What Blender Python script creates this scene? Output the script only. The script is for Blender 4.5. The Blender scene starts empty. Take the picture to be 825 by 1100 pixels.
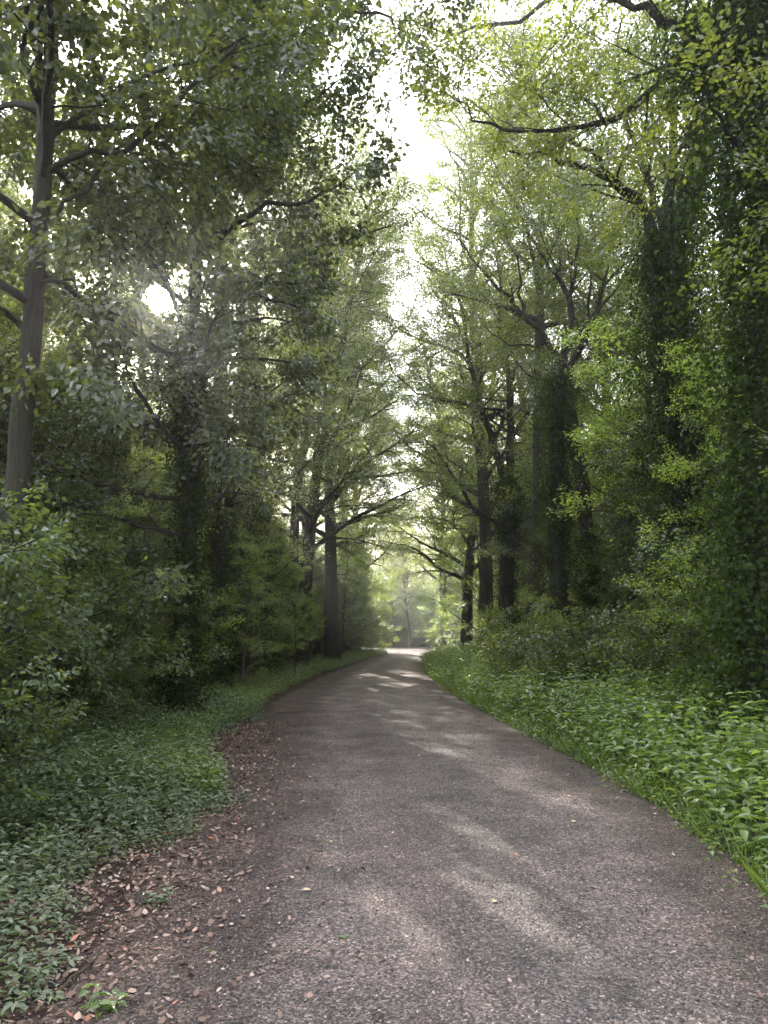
import bpy, math, random
import numpy as np
from mathutils import Vector

SC = bpy.context.scene
COL = SC.collection
R = random.Random(11)
NR = np.random.default_rng(11)
PI = math.pi

# ------------------------------------------------------------------ camera
H = 1.55                    # eye height
F = 820.0                   # focal length in photo pixels (825 x 1100)
PITCH = math.atan((678 - 550) / F)
SP, CP = math.sin(PITCH), math.cos(PITCH)


def ray(u, v):
    x, y = (u - 412.5) / F, (550 - v) / F
    return x, CP - y * SP, SP + y * CP


def at(u, v, Y):
    x, f, z = ray(u, v)
    t = Y / f
    return Vector((x * t, Y, H + z * t))


def gr(u, v):
    x, f, z = ray(u, v)
    t = H / -z
    return (x * t, f * t)


cam_d = bpy.data.cameras.new("camera")
cam = bpy.data.objects.new("camera", cam_d)
COL.objects.link(cam)
cam.location = (0, 0, H)
cam.rotation_euler = (PI / 2 + PITCH, 0, 0)
cam_d.sensor_fit = 'VERTICAL'
cam_d.sensor_height = 24
cam_d.lens = 24 * F / 1100
cam_d.clip_end = 2000
SC.camera = cam

_s = Vector(ray(172, 320)).normalized()
SUN = np.array(_s)
SUN_EL = math.asin(_s.z)
SUN_AZ = math.atan2(_s.x, _s.y)      # negative: left of +Y

SC.view_settings.view_transform = 'Standard'
SC.view_settings.look = 'None'
SC.view_settings.exposure = 0
SC.view_settings.gamma = 1
cy = SC.cycles
cy.max_bounces = 7
cy.diffuse_bounces = 4
cy.glossy_bounces = 2
cy.transmission_bounces = 4
cy.transparent_max_bounces = 4
cy.volume_bounces = 0
cy.sample_clamp_indirect = 4
cy.sample_clamp_direct = 0
cy.use_denoising = True
cy.film_exposure = 3.5        # the camera exposes for the shade
cy.caustics_reflective = False
cy.caustics_refractive = False


# ------------------------------------------------------------------ materials
def mat(name):
    m = bpy.data.materials.new(name)
    m.use_nodes = True
    nt = m.node_tree
    nt.nodes.clear()
    return m, nt


def N(nt, t, **kw):
    n = nt.nodes.new(t)
    for k, v in kw.items():
        if k in n.inputs:
            n.inputs[k].default_value = v
        else:
            setattr(n, k, v)
    return n


def ramp(nt, stops, inp=None):
    r = nt.nodes.new('ShaderNodeValToRGB')
    e = r.color_ramp.elements
    while len(e) < len(stops):
        e.new(0.5)
    for k, (p, c) in enumerate(stops):
        e[k].position = p
        e[k].color = (*c, 1) if len(c) == 3 else c
    if inp is not None:
        nt.links.new(inp, r.inputs[0])
    return r


def leaf_mat(name, dark, mid, light, trans, tfac=0.45, gloss=0.05, rough=0.42, fres=0.14):
    m, nt = mat(name)
    L = nt.links.new
    g = N(nt, 'ShaderNodeNewGeometry')
    oi = N(nt, 'ShaderNodeObjectInfo')
    add = N(nt, 'ShaderNodeMath', operation='MULTIPLY_ADD')
    L(oi.outputs['Random'], add.inputs[0])
    add.inputs[1].default_value = 0.3
    mul = N(nt, 'ShaderNodeMath', operation='MULTIPLY')
    L(g.outputs['Random Per Island'], mul.inputs[0])
    mul.inputs[1].default_value = 0.7
    L(mul.outputs[0], add.inputs[2])
    r = ramp(nt, [(0.0, dark), (0.5, mid), (1.0, light)], add.outputs[0])
    tr = N(nt, 'ShaderNodeMixRGB', blend_type='MULTIPLY')
    tr.inputs[0].default_value = 1
    vr = ramp(nt, [(0.0, (0.25, 0.3, 0.25)), (0.6, (.85, .85, .8)), (1.0, (1.75, 1.6, 1.2))], add.outputs[0])
    L(vr.outputs[0], tr.inputs[1])
    tr.inputs[2].default_value = (*trans, 1)
    d = N(nt, 'ShaderNodeBsdfDiffuse')
    t = N(nt, 'ShaderNodeBsdfTranslucent')
    L(r.outputs[0], d.inputs['Color'])
    L(tr.outputs[0], t.inputs['Color'])
    mx = N(nt, 'ShaderNodeMixShader')
    mx.inputs[0].default_value = tfac
    L(d.outputs[0], mx.inputs[1])
    L(t.outputs[0], mx.inputs[2])
    gl = N(nt, 'ShaderNodeBsdfGlossy')
    gl.inputs['Roughness'].default_value = rough
    gl.inputs['Color'].default_value = (0.9, 0.95, 1, 1)
    fr = N(nt, 'ShaderNodeLayerWeight')
    fr.inputs['Blend'].default_value = 0.25
    fm = N(nt, 'ShaderNodeMath', operation='MULTIPLY_ADD')
    L(fr.outputs['Fresnel'], fm.inputs[0])
    fm.inputs[1].default_value = fres
    fm.inputs[2].default_value = gloss
    m2 = N(nt, 'ShaderNodeMixShader')
    L(fm.outputs[0], m2.inputs[0])
    L(mx.outputs[0], m2.inputs[1])
    L(gl.outputs[0], m2.inputs[2])
    o = N(nt, 'ShaderNodeOutputMaterial')
    L(m2.outputs[0], o.inputs[0])
    return m


def bark_mat(name, a, b, moss=(0.05, 0.065, 0.02), mossf=0.4):
    m, nt = mat(name)
    L = nt.links.new
    tc = N(nt, 'ShaderNodeTexCoord')
    mp = N(nt, 'ShaderNodeMapping')
    mp.inputs['Scale'].default_value = (9, 9, 1.3)
    L(tc.outputs['Object'], mp.inputs[0])
    n1 = N(nt, 'ShaderNodeTexNoise', Scale=3.0, Detail=8.0, Roughness=0.7)
    L(mp.outputs[0], n1.inputs['Vector'])
    n2 = N(nt, 'ShaderNodeTexNoise', Scale=1.3, Detail=3.0)
    L(tc.outputs['Object'], n2.inputs['Vector'])
    r = ramp(nt, [(0.3, a), (0.7, b)], n1.outputs['Fac'])
    rm = ramp(nt, [(0.45, (0, 0, 0)), (0.65, (mossf,) * 3)], n2.outputs['Fac'])
    mx = N(nt, 'ShaderNodeMixRGB')
    L(rm.outputs[0], mx.inputs[0])
    L(r.outputs[0], mx.inputs[1])
    mx.inputs[2].default_value = (*moss, 1)
    bp = N(nt, 'ShaderNodeBump', Strength=1.0, Distance=0.06)
    L(n1.outputs['Fac'], bp.inputs['Height'])
    p = N(nt, 'ShaderNodeBsdfPrincipled', Roughness=0.9)
    L(mx.outputs[0], p.inputs['Base Color'])
    L(bp.outputs[0], p.inputs['Normal'])
    o = N(nt, 'ShaderNodeOutputMaterial')
    L(p.outputs[0], o.inputs[0])
    return m


def chip_mat(name, stops, rough=0.8):
    m, nt = mat(name)
    g = N(nt, 'ShaderNodeNewGeometry')
    r = ramp(nt, stops, g.outputs['Random Per Island'])
    r.color_ramp.interpolation = 'LINEAR'
    p = N(nt, 'ShaderNodeBsdfPrincipled', Roughness=rough)
    nt.links.new(r.outputs[0], p.inputs['Base Color'])
    o = N(nt, 'ShaderNodeOutputMaterial')
    nt.links.new(p.outputs[0], o.inputs[0])
    return m


M = {}
M['oak'] = leaf_mat('oak_leaf', (0.042, 0.058, 0.018), (0.062, 0.085, 0.022), (0.10, 0.125, 0.028), (0.42, 0.50, 0.07), 0.48)
M['maple'] = leaf_mat('maple_leaf', (0.03, 0.042, 0.02), (0.048, 0.066, 0.026), (0.075, 0.098, 0.032), (0.30, 0.36, 0.06), 0.42)
M['beech'] = leaf_mat('beech_leaf', (0.045, 0.065, 0.02), (0.068, 0.098, 0.025), (0.105, 0.14, 0.032), (0.46, 0.58, 0.08), 0.5)
M['sun_tint'] = leaf_mat('sun_tint_leaf', (0.07, 0.11, 0.03), (0.10, 0.16, 0.035), (0.16, 0.22, 0.05), (0.62, 0.82, 0.14), 0.64)  # lighter, yellower leaf colour stands in for sunlight on the foliage
M['shrub'] = leaf_mat('shrub_leaf', (0.055, 0.075, 0.034), (0.085, 0.115, 0.048), (0.13, 0.165, 0.065), (0.44, 0.55, 0.11), 0.42, 0.012)
M['ivy'] = leaf_mat('ivy_leaf', (0.016, 0.026, 0.010), (0.026, 0.042, 0.014), (0.045, 0.068, 0.02), (0.16, 0.26, 0.03), 0.35, 0.0, 0.5, 0.03)
M['herb'] = leaf_mat('herb_leaf', (0.08, 0.13, 0.032), (0.13, 0.20, 0.042), (0.24, 0.30, 0.07), (0.40, 0.60, 0.10), 0.45, 0.035)
M['bramble'] = leaf_mat('bramble_leaf', (0.085, 0.115, 0.055), (0.14, 0.175, 0.085), (0.23, 0.26, 0.14), (0.25, 0.40, 0.09), 0.4, 0.05)
M['grass'] = leaf_mat('grass_blade', (0.12, 0.17, 0.05), (0.17, 0.23, 0.07), (0.24, 0.29, 0.10), (0.40, 0.55, 0.11), 0.45, 0.06)
M['pale'] = leaf_mat('pale_leaf', (0.22, 0.26, 0.18), (0.32, 0.36, 0.27), (0.45, 0.48, 0.38), (0.5, 0.6, 0.3), 0.4)
M['bark'] = bark_mat('bark_dark', (0.018, 0.015, 0.012), (0.06, 0.05, 0.04))
M['bark_grey'] = bark_mat('bark_grey', (0.018, 0.015, 0.013), (0.075, 0.064, 0.055), mossf=0.4)
M['bark_brown'] = bark_mat('bark_brown', (0.09, 0.06, 0.04), (0.20, 0.14, 0.095), mossf=0.1)
M['litter'] = chip_mat('dry_leaf', [(0, (0.06, 0.036, 0.028)), (0.4, (0.15, 0.095, 0.075)), (0.75, (0.30, 0.20, 0.165)), (0.97, (0.52, 0.40, 0.34)), (1.0, (0.45, 0.10, 0.04))])
M['stone'] = chip_mat('stone_chip', [(0, (0.07, 0.062, 0.06)), (0.5, (0.17, 0.145, 0.14)), (0.93, (0.30, 0.26, 0.25)), (1.0, (0.55, 0.5, 0.45))])
M['tan_leaf'] = chip_mat('tan_leaf', [(0, (0.5, 0.38, 0.22)), (1, (0.6, 0.5, 0.33))])


# ------------------------------------------------------------------ mesh helpers
def mesh_np(name, V, loops, sizes, smooth=False):
    me = bpy.data.meshes.new(name)
    V = np.ascontiguousarray(V, dtype=np.float32)
    loops = np.ascontiguousarray(loops, dtype=np.int32)
    sizes = np.ascontiguousarray(sizes, dtype=np.int32)
    me.vertices.add(len(V))
    me.vertices.foreach_set('co', V.ravel())
    me.loops.add(len(loops))
    me.loops.foreach_set('vertex_index', loops)
    me.polygons.add(len(sizes))
    st = np.zeros(len(sizes), dtype=np.int32)
    st[1:] = np.cumsum(sizes)[:-1]
    me.polygons.foreach_set('loop_start', st)
    me.update(calc_edges=True)
    if smooth:
        me.polygons.foreach_set('use_smooth', np.ones(len(sizes), dtype=bool))
    return me


def nrm(a):
    return a / np.maximum(np.linalg.norm(a, axis=-1, keepdims=True), 1e-9)


class Leaves:
    """collects leaf blades: kite (one folded quad) or full (two quads each side of the midrib)"""

    def __init__(s):
        s.V, s.F, s.n = [], [], 0

    def add(s, P, D, Nn, L, W, full=False, droop=0.12):
        if len(P) == 0:
            return
        D = nrm(D)
        S = nrm(np.cross(D, Nn))
        U = np.cross(S, D)
        L = np.broadcast_to(np.asarray(L, float), (len(P),))[:, None]
        W = np.broadcast_to(np.asarray(W, float), (len(P),))[:, None]
        if full:
            pts = [P, P + D * L * .28 + S * W * .46 + U * W * .10, P + D * L * .62 + S * W * .40 + U * W * .08 - U * L * droop * .3,
                   P + D * L - U * L * droop * 1.6,
                   P + D * L * .62 - S * W * .40 + U * W * .08 - U * L * droop * .3, P + D * L * .28 - S * W * .46 + U * W * .10]
            V = np.stack(pts, 1).reshape(-1, 3)
            b = np.arange(len(P))[:, None] * 6 + s.n
            Fq = np.concatenate([b + np.array([[0, 3, 2, 1]]), b + np.array([[0, 5, 4, 3]])], 1).reshape(-1, 4)
        else:
            pts = [P, P + D * L * .45 + S * W * .5 + U * W * .12, P + D * L - U * L * droop, P + D * L * .45 - S * W * .5 + U * W * .12]
            V = np.stack(pts, 1).reshape(-1, 3)
            Fq = np.arange(len(P))[:, None] * 4 + s.n + np.array([[0, 3, 2, 1]])
        s.V.append(V)
        s.F.append(Fq)
        s.n += len(V)

    def mesh(s, name):
        V = np.concatenate(s.V)
        Fq = np.concatenate(s.F)
        return mesh_np(name, V, Fq.ravel(), np.full(len(Fq), 4))


class Tubes:
    def __init__(s):
        s.V, s.F, s.n = [], [], 0

    def add(s, pts, rad, sides=6, rough=0.0):
        P = np.array([tuple(p) for p in pts], float)
        n = len(P)
        T = np.zeros_like(P)
        T[1:-1] = P[2:] - P[:-2]
        T[0] = P[1] - P[0]
        T[-1] = P[-1] - P[-2]
        T = nrm(T)
        ref = np.array([1.0, 0.13, 0.07]) if abs(T[0][2]) > .7 else np.array([0.1, 0.05, 1.0])
        A = nrm(np.cross(T, ref))
        B = np.cross(T, A)
        a = np.linspace(0, 2 * PI, sides, endpoint=False)
        r = np.asarray(rad, float)[:, None, None] * np.ones((n, sides, 1))
        if rough:
            r = r * (1 + rough * NR.normal(size=(n, sides, 1)))
        V = P[:, None] + r * (np.cos(a)[None, :, None] * A[:, None] + np.sin(a)[None, :, None] * B[:, None])
        V = V.reshape(-1, 3)
        i = np.arange(n - 1)[:, None] * sides
        j = np.arange(sides)[None]
        k = (j + 1) % sides
        Fq = np.stack([i + j, i + k, i + k + sides, i + j + sides], -1).reshape(-1, 4) + s.n
        s.V.append(V)
        s.F.append(Fq)
        s.n += len(V)

    def mesh(s, name):
        Fq = np.concatenate(s.F)
        return mesh_np(name, np.concatenate(s.V), Fq.ravel(), np.full(len(Fq), 4), True)


def link(name, me, m, parent=None, loc=None):
    o = bpy.data.objects.new(name, me)
    COL.objects.link(o)
    if m is not None and not me.materials:
        me.materials.append(m)
    if parent is not None:
        o.parent = parent
    if loc is not None:
        o.location = loc
    return o


def tag(o, label=None, cat=None, group=None, kind=None):
    if label:
        o['label'] = label
    if cat:
        o['category'] = cat
    if group:
        o['group'] = group
    if kind:
        o['kind'] = kind
    return o


def thing(name, label, cat, loc, group=None, rz=0.0, sc=1.0):
    o = bpy.data.objects.new(name, None)
    COL.objects.link(o)
    o.location = loc
    o.rotation_euler = (0, 0, rz)
    o.scale = (sc, sc, sc)
    o.empty_display_size = 0.3
    return tag(o, label, cat, group)


def copy_thing(src, loc, rz, sc, label, group):
    r = src.copy()
    COL.objects.link(r)
    r.location = loc
    r.rotation_euler = (0, 0, rz)
    r.scale = (sc, sc, sc * R.uniform(.92, 1.1))
    r['label'] = label
    if group:
        r['group'] = group
    elif 'group' in r:
        del r['group']
    for ch in list(src.children):
        c = ch.copy()
        COL.objects.link(c)
        c.parent = r
    return r


# ------------------------------------------------------------------ plant growth
def rv():
    return Vector((R.gauss(0, 1), R.gauss(0, 1), R.gauss(0, 1)))


def wander(p, d, length, n, wig, trop=0.0, flat=0.0):
    pts = [Vector(p)]
    d = Vector(d).normalized()
    st = length / n
    for i in range(n):
        d = d + rv() * wig
        d.z += trop
        d.z *= (1 - flat)
        d.normalize()
        pts.append(pts[-1] + d * st)
    return pts


def taper(r0, r1, n):
    return [r0 + (r1 - r0) * (i / (n - 1)) for i in range(n)]


def along(pts, t):
    x = t * (len(pts) - 1)
    i = min(int(x), len(pts) - 2)
    f = x - i
    return pts[i].lerp(pts[i + 1], f), (pts[i + 1] - pts[i]).normalized()


class Plant:
    def __init__(s):
        s.wood = Tubes()
        s.twigs = []            # (a, b) pairs that carry leaves

    def twig(s, p, d, length, r=0.006):
        pts = wander(p, d, length, 3, 0.18, 0.02)
        s.wood.add(pts, taper(r, r * .35, 4), 3)
        s.twigs.append((pts[0], pts[2]))
        s.twigs.append((pts[1], pts[3]))

    def side(s, base_d, lo, hi):
        """a direction leaving base_d at an angle between lo and hi degrees"""
        q = rv()
        q = (q - base_d * q.dot(base_d)).normalized()
        a = math.radians(R.uniform(lo, hi))
        return base_d * math.cos(a) + q * math.sin(a)

    def branch(s, pts, r0, length, k, o):
        """put L2 branches and twigs on a limb polyline; k = 1 limb, 2 branch"""
        if k == 1:
            n = max(3, int(length / o['sp2']))
            for i in range(n):
                t = o['t0'] + (1 - o['t0']) * (i + R.random() * .8) / n
                t = min(t, .99)
                p, d = along(pts, t)
                d2 = s.side(d, 30, 70)
                d2.z = d2.z * o['flat2'] + o['up2']
                l2 = max(.5, length * o['l2'] * (1.15 - .65 * t) * R.uniform(.6, 1.2))
                q = wander(p, d2, l2, 5, o['wig'], o['trop'] * .7)
                r2 = max(.008, r0 * .45 * (1.1 - t * .7))
                s.wood.add(q, taper(r2, .005, 6), 4)
                s.branch(q, r2, l2, 2, o)
            p, d = along(pts, .99)
            s.twig(p, d, o['tw'])
        else:
            n = max(2, int(length / o['sp3']))
            for i in range(n):
                t = .18 + .8 * (i + R.random()) / n
                p, d = along(pts, min(t, .99))
                d3 = s.side(d, 30, 75)
                d3.z = d3.z * o['flat2'] + o['up2'] * .5
                s.twig(p, d3, o['tw'] * R.uniform(.6, 1.2))
            p, d = along(pts, .99)
            s.twig(p, d, o['tw'] * .8)

    def leaves(s, o, base=None, full=False, thin=0.0):
        """flat sprays of leaves on every twig"""
        A = np.array([tuple(a) for a, b in s.twigs])
        B = np.array([tuple(b) for a, b in s.twigs])
        m = o['m']
        n = len(A)
        dirn = nrm(B - A)
        up = np.zeros((n, 3))
        up[:, 2] = 1
        up = nrm(up + NR.normal(size=(n, 3)) * o['tilt'])
        S = nrm(np.cross(dirn, up))
        U = np.cross(S, dirn)
        t = NR.random((n, m, 1))
        lat = NR.normal(size=(n, m, 1)) * .55 * o['spray']
        P = A[:, None] + (B - A)[:, None] * (t * 1.15) + S[:, None] * lat * (1.1 - .6 * t) + U[:, None] * (NR.normal(size=(n, m, 1)) * o['spray'] * .18 - np.abs(lat) * .25)
        D = dirn[:, None] * .6 + S[:, None] * np.sign(lat) * .8 + NR.normal(size=(n, m, 3)) * .35
        D[..., 2] -= o.get('hang', .15)
        Nn = U[:, None] + NR.normal(size=(n, m, 3)) * o['ntilt']
        P, D, Nn = P.reshape(-1, 3), D.reshape(-1, 3), Nn.reshape(-1, 3)
        keep = NR.random(len(P)) > thin
        if base is not None:          # leaves cut away along the camera's line to the low sun
            W = P + np.array(base) - np.array([0, 0, H])
            k = W @ SUN
            d = np.linalg.norm(W - k[:, None] * SUN, axis=1)
            keep &= ~((k > 0) & (d < .05 + .0165 * np.maximum(k, 0)) & (NR.random(len(P)) < .97))
        for g, rad in (LIT if base is not None else []):  # leaves cut away so that sunlight lands on these spots
            W = P + np.array(base) - np.array(g)
            k = W @ SUN
            d = np.linalg.norm(W - k[:, None] * SUN, axis=1)
            wob = rad * (1 + .35 * np.sin(W[:, 0] * 3 + W[:, 2] * 2.2))
            keep &= ~((k > 0) & (d < wob) & (NR.random(len(P)) < .93))
        P, D, Nn = P[keep], D[keep], Nn[keep]
        Lf = o['leaf'] * NR.uniform(.65, 1.2, len(P))
        lv = Leaves()
        lv.add(P, D, Nn, Lf, Lf * o['asp'], full)
        return lv


OAK = dict(sp2=.50, sp3=.27, l2=.46, t0=.18, flat2=.75, up2=.10, wig=.22, trop=.03, tw=.66, m=42, spray=.34, tilt=.45, ntilt=.55, leaf=.080, asp=.58)
BEECH = dict(sp2=.6, sp3=.32, l2=.45, t0=.15, flat2=.35, up2=.02, wig=.14, trop=-.01, tw=.75, m=40, spray=.34, tilt=.16, ntilt=.3, leaf=.080, asp=.62)
MAPLE = dict(sp2=.55, sp3=.32, l2=.45, t0=.15, flat2=.6, up2=.05, wig=.16, trop=0, tw=.65, m=42, spray=.34, tilt=.35, ntilt=.5, leaf=.088, asp=.8, hang=.35)
SHRUB = dict(sp2=.3, sp3=.2, l2=.38, t0=.12, flat2=.5, up2=.05, wig=.14, trop=-.03, tw=.42, m=26, spray=.2, tilt=.25, ntilt=.4, leaf=.066, asp=.62, hang=.25)


def ivy_cover(lv, pts, r0, r1, n, spread=.22, leaf=.068):
    """ivy: overlapping clumps of leaves that bulge from a stem and hang a little"""
    n = int(n * 1.7)
    P = np.array([tuple(p) for p in pts])

    def on_stem(t):
        x = t * (len(P) - 1)
        i = np.minimum(x.astype(int), len(P) - 2)
        f = (x - i)[:, None]
        return P[i] * (1 - f) + P[i + 1] * f
    k = max(12, n // 70)
    tc = NR.random(k)
    ac = NR.uniform(0, 2 * PI, k)
    rc = r0 + (r1 - r0) * tc + spread * (NR.random(k) ** 2.2) * 1.6
    CC = on_stem(tc) + np.stack([np.cos(ac), np.sin(ac), np.zeros(k)], 1) * rc[:, None]
    sg = .07 + .55 * spread * NR.random(k)
    w = sg ** 2 / (sg ** 2).sum()
    j = NR.choice(k, int(n * .75), p=w)
    p1 = CC[j] + NR.normal(size=(len(j), 3)) * sg[j][:, None] * np.array([.8, .8, 1.3])
    m = n - len(j)
    t = NR.random(m)
    a = NR.uniform(0, 2 * PI, m)
    p2 = on_stem(t) + np.stack([np.cos(a), np.sin(a), np.zeros(m)], 1) * (r0 + .03 + .1 * NR.random(m))[:, None]
    O1 = np.stack([np.cos(ac[j]), np.sin(ac[j]), np.zeros(len(j))], 1)
    O2 = np.stack([np.cos(a), np.sin(a), np.zeros(m)], 1)
    pos, O = np.concatenate([p1, p2]), np.concatenate([O1, O2])
    q = len(pos)
    D = O * .4 + NR.normal(size=(q, 3)) * .5 + np.array([0, 0, -.55])
    Nn = O + np.array([0, 0, .7]) + NR.normal(size=(q, 3)) * .5
    Lf = leaf * NR.uniform(.6, 1.25, q)
    lv.add(pos, D, Nn, Lf, Lf * .8, False)


def tree_mesh(o, height, r, cb, cr, nl, lean=(0, 0), wig=.035, base=None, thin=0., top=None):
    """free-growing forest tree: trunk, limbs, branches, twigs, leaf sprays. returns wood Tubes and Leaves"""
    pl = Plant()
    n = 12
    d = Vector((lean[0], lean[1], 1)).normalized()
    tr = wander((0, 0, -.15), d, height * .96, n, wig, .03)
    pl.wood.add(tr, [r * (1.35 if i == 0 else 1.08 if i == 1 else 1 - .86 * (i / n) ** 1.1) for i in range(n + 1)], 10, .03)
    for i in range(nl):
        z = cb + (height * .97 - cb) * (i + R.random() * .8) / nl
        t = min(.985, z / height)
        p, dd = along(tr, t)
        rel = (z - cb) / max(.1, height - cb)
        prof = (.62 + .9 * rel - 1.15 * rel * rel) if o is not BEECH else (1 - .62 * rel)
        az = i * 2.4 + R.uniform(-.5, .5)
        el = math.radians(R.uniform(12, 40) + 25 * rel)
        L1 = max(.8, cr * prof * R.uniform(.8, 1.15))
        ld = Vector((math.cos(az) * math.cos(el), math.sin(az) * math.cos(el), math.sin(el)))
        q = wander(p, ld, L1, 7, o['wig'] * .8, o['trop'])
        rl = max(.012, r * (.42 - .25 * rel))
        pl.wood.add(q, taper(rl, .01, 8), 6)
        pl.branch(q, rl, L1, 1, o)
    return pl, tr


def shrub_mesh(seed_r, height, spread, stems, o):
    pl = Plant()
    for i in range(stems):
        az = i * 2.4 + R.uniform(-.4, .4)
        out = R.uniform(.15, 1.0)
        L1 = height * R.uniform(.75, 1.15)
        d = Vector((math.cos(az) * out * spread / height, math.sin(az) * out * spread / height, 1.0))
        q = wander((math.cos(az) * .15, math.sin(az) * .15, -.05), d, L1, 7, .10, -.05 * out)
        pl.wood.add(q, taper(seed_r, .006, 8), 5)
        pl.branch(q, seed_r, L1, 1, o)
    return pl


# ------------------------------------------------------------------ ground and road
# spots on the ground that the sun reaches through tubes cut out of the crowns for it
LIT = [((*gr(530, 1010), 0), .35), ((*gr(150, 985), 0), .22), ((*gr(60, 1075), 0), .30), ((*gr(190, 1085), 0), .2), ((*gr(440, 742), 0), .45), ((*gr(800, 835), .4), .5), ((*gr(250, 850), 0), .2)]
RE = [gr(*p) for p in [(1010, 1100), (825, 935), (740, 875), (640, 820), (560, 780), (500, 750), (464, 725), (456, 712)]]
LE = [gr(*p) for p in [(20, 1100), (120, 1010), (185, 900), (232, 820), (270, 780), (303, 750), (350, 725), (398, 708)]]
RY, RX = [-12, -3] + [p[1] for p in RE], [1.7, 2.15] + [p[0] for p in RE]
LY, LX = [-12, -3] + [p[1] for p in LE], [-2.4, -1.8] + [p[0] for p in LE]
RX += [3.0, 4.3, 4.9]
RY += [52, 60, 66]
LX += [.3, 1.0]
LY += [52, 59]


def rx(y):
    return np.interp(y, RY, RX)


def lx(y):
    return np.interp(y, LY, LX)


print('edges R', [(round(a, 2), round(b, 2)) for a, b in zip(RX, RY)])
print('edges L', [(round(a, 2), round(b, 2)) for a, b in zip(LX, LY)])


def gz(x, y):
    x = np.asarray(x, float)
    y = np.asarray(y, float)
    l = np.maximum(0, lx(y) - x)
    r = np.maximum(0, x - rx(y))
    w = np.clip((l + r) / .5, 0, 1) * np.where(y > 56, np.clip((y - 78) / 5, 0, 1), 1)
    return w * (.03 + .03 * np.sin(x * 1.7 + y * .6) * np.sin(y * 1.1 - x * .4) + .035 * np.minimum(l + r, 14)) - .004


def build_ground():
    xs = np.concatenate([[-400, -200, -100, -60, -40], np.arange(-30, 30.1, .4), [40, 60, 100, 200, 400]])
    ys = np.concatenate([[-400, -200, -80, -40], np.arange(-14, 95, .4), [110, 150, 250, 500]])
    X, Y = np.meshgrid(xs, ys)
    Z = gz(X, Y)
    V = np.stack([X, Y, Z], -1).reshape(-1, 3)
    nx, ny = len(xs), len(ys)
    i = np.arange(ny - 1)[:, None] * nx + np.arange(nx - 1)[None]
    Fq = np.stack([i, i + 1, i + nx + 1, i + nx], -1).reshape(-1, 4)
    me = mesh_np('forest_floor', V, Fq.ravel(), np.full(len(Fq), 4), True)
    m, nt = mat('forest_soil')
    L = nt.links.new
    tc = N(nt, 'ShaderNodeTexCoord')
    n1 = N(nt, 'ShaderNodeTexNoise', Scale=14.0, Detail=10.0, Roughness=.75)
    L(tc.outputs['Object'], n1.inputs['Vector'])
    vo = N(nt, 'ShaderNodeTexVoronoi', Scale=28.0)
    L(tc.outputs['Object'], vo.inputs['Vector'])
    r = ramp(nt, [(.3, (.04, .026, .022)), (.6, (.10, .068, .058)), (.8, (.19, .135, .115))], n1.outputs['Fac'])
    mx = N(nt, 'ShaderNodeMixRGB', blend_type='MULTIPLY')
    mx.inputs[0].default_value = .5
    L(r.outputs[0], mx.inputs[1])
    L(vo.outputs['Color'], mx.inputs[2])
    bp = N(nt, 'ShaderNodeBump', Strength=1.0, Distance=.03)
    L(n1.outputs['Fac'], bp.inputs['Height'])
    p = N(nt, 'ShaderNodeBsdfPrincipled', Roughness=.95)
    L(mx.outputs[0], p.inputs['Base Color'])
    L(bp.outputs[0], p.inputs['Normal'])
    L(p.outputs[0], N(nt, 'ShaderNodeOutputMaterial').inputs[0])
    tag(link('forest_floor', me, m), 'dark brown woodland soil under the trees', None, None, 'structure')


def road_lines():
    ys = list(np.concatenate([np.arange(-12, 20, .25), np.arange(20, 56.1, .8)]))
    Lp = [(float(lx(y)), y) for y in ys]
    Rp = [(float(rx(y)), y) for y in ys]
    Lp += [(.75, 57.5), (.2, 59.2), (-1.2, 60.8), (-4, 62.8), (-9, 65), (-20, 68.5), (-34, 72)]
    Rp += [(4.3, 59.5), (4.7, 63), (4.2, 66.5), (1.5, 69.5), (-5, 72), (-18, 75.5), (-32, 79)]
    return Lp, Rp


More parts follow.
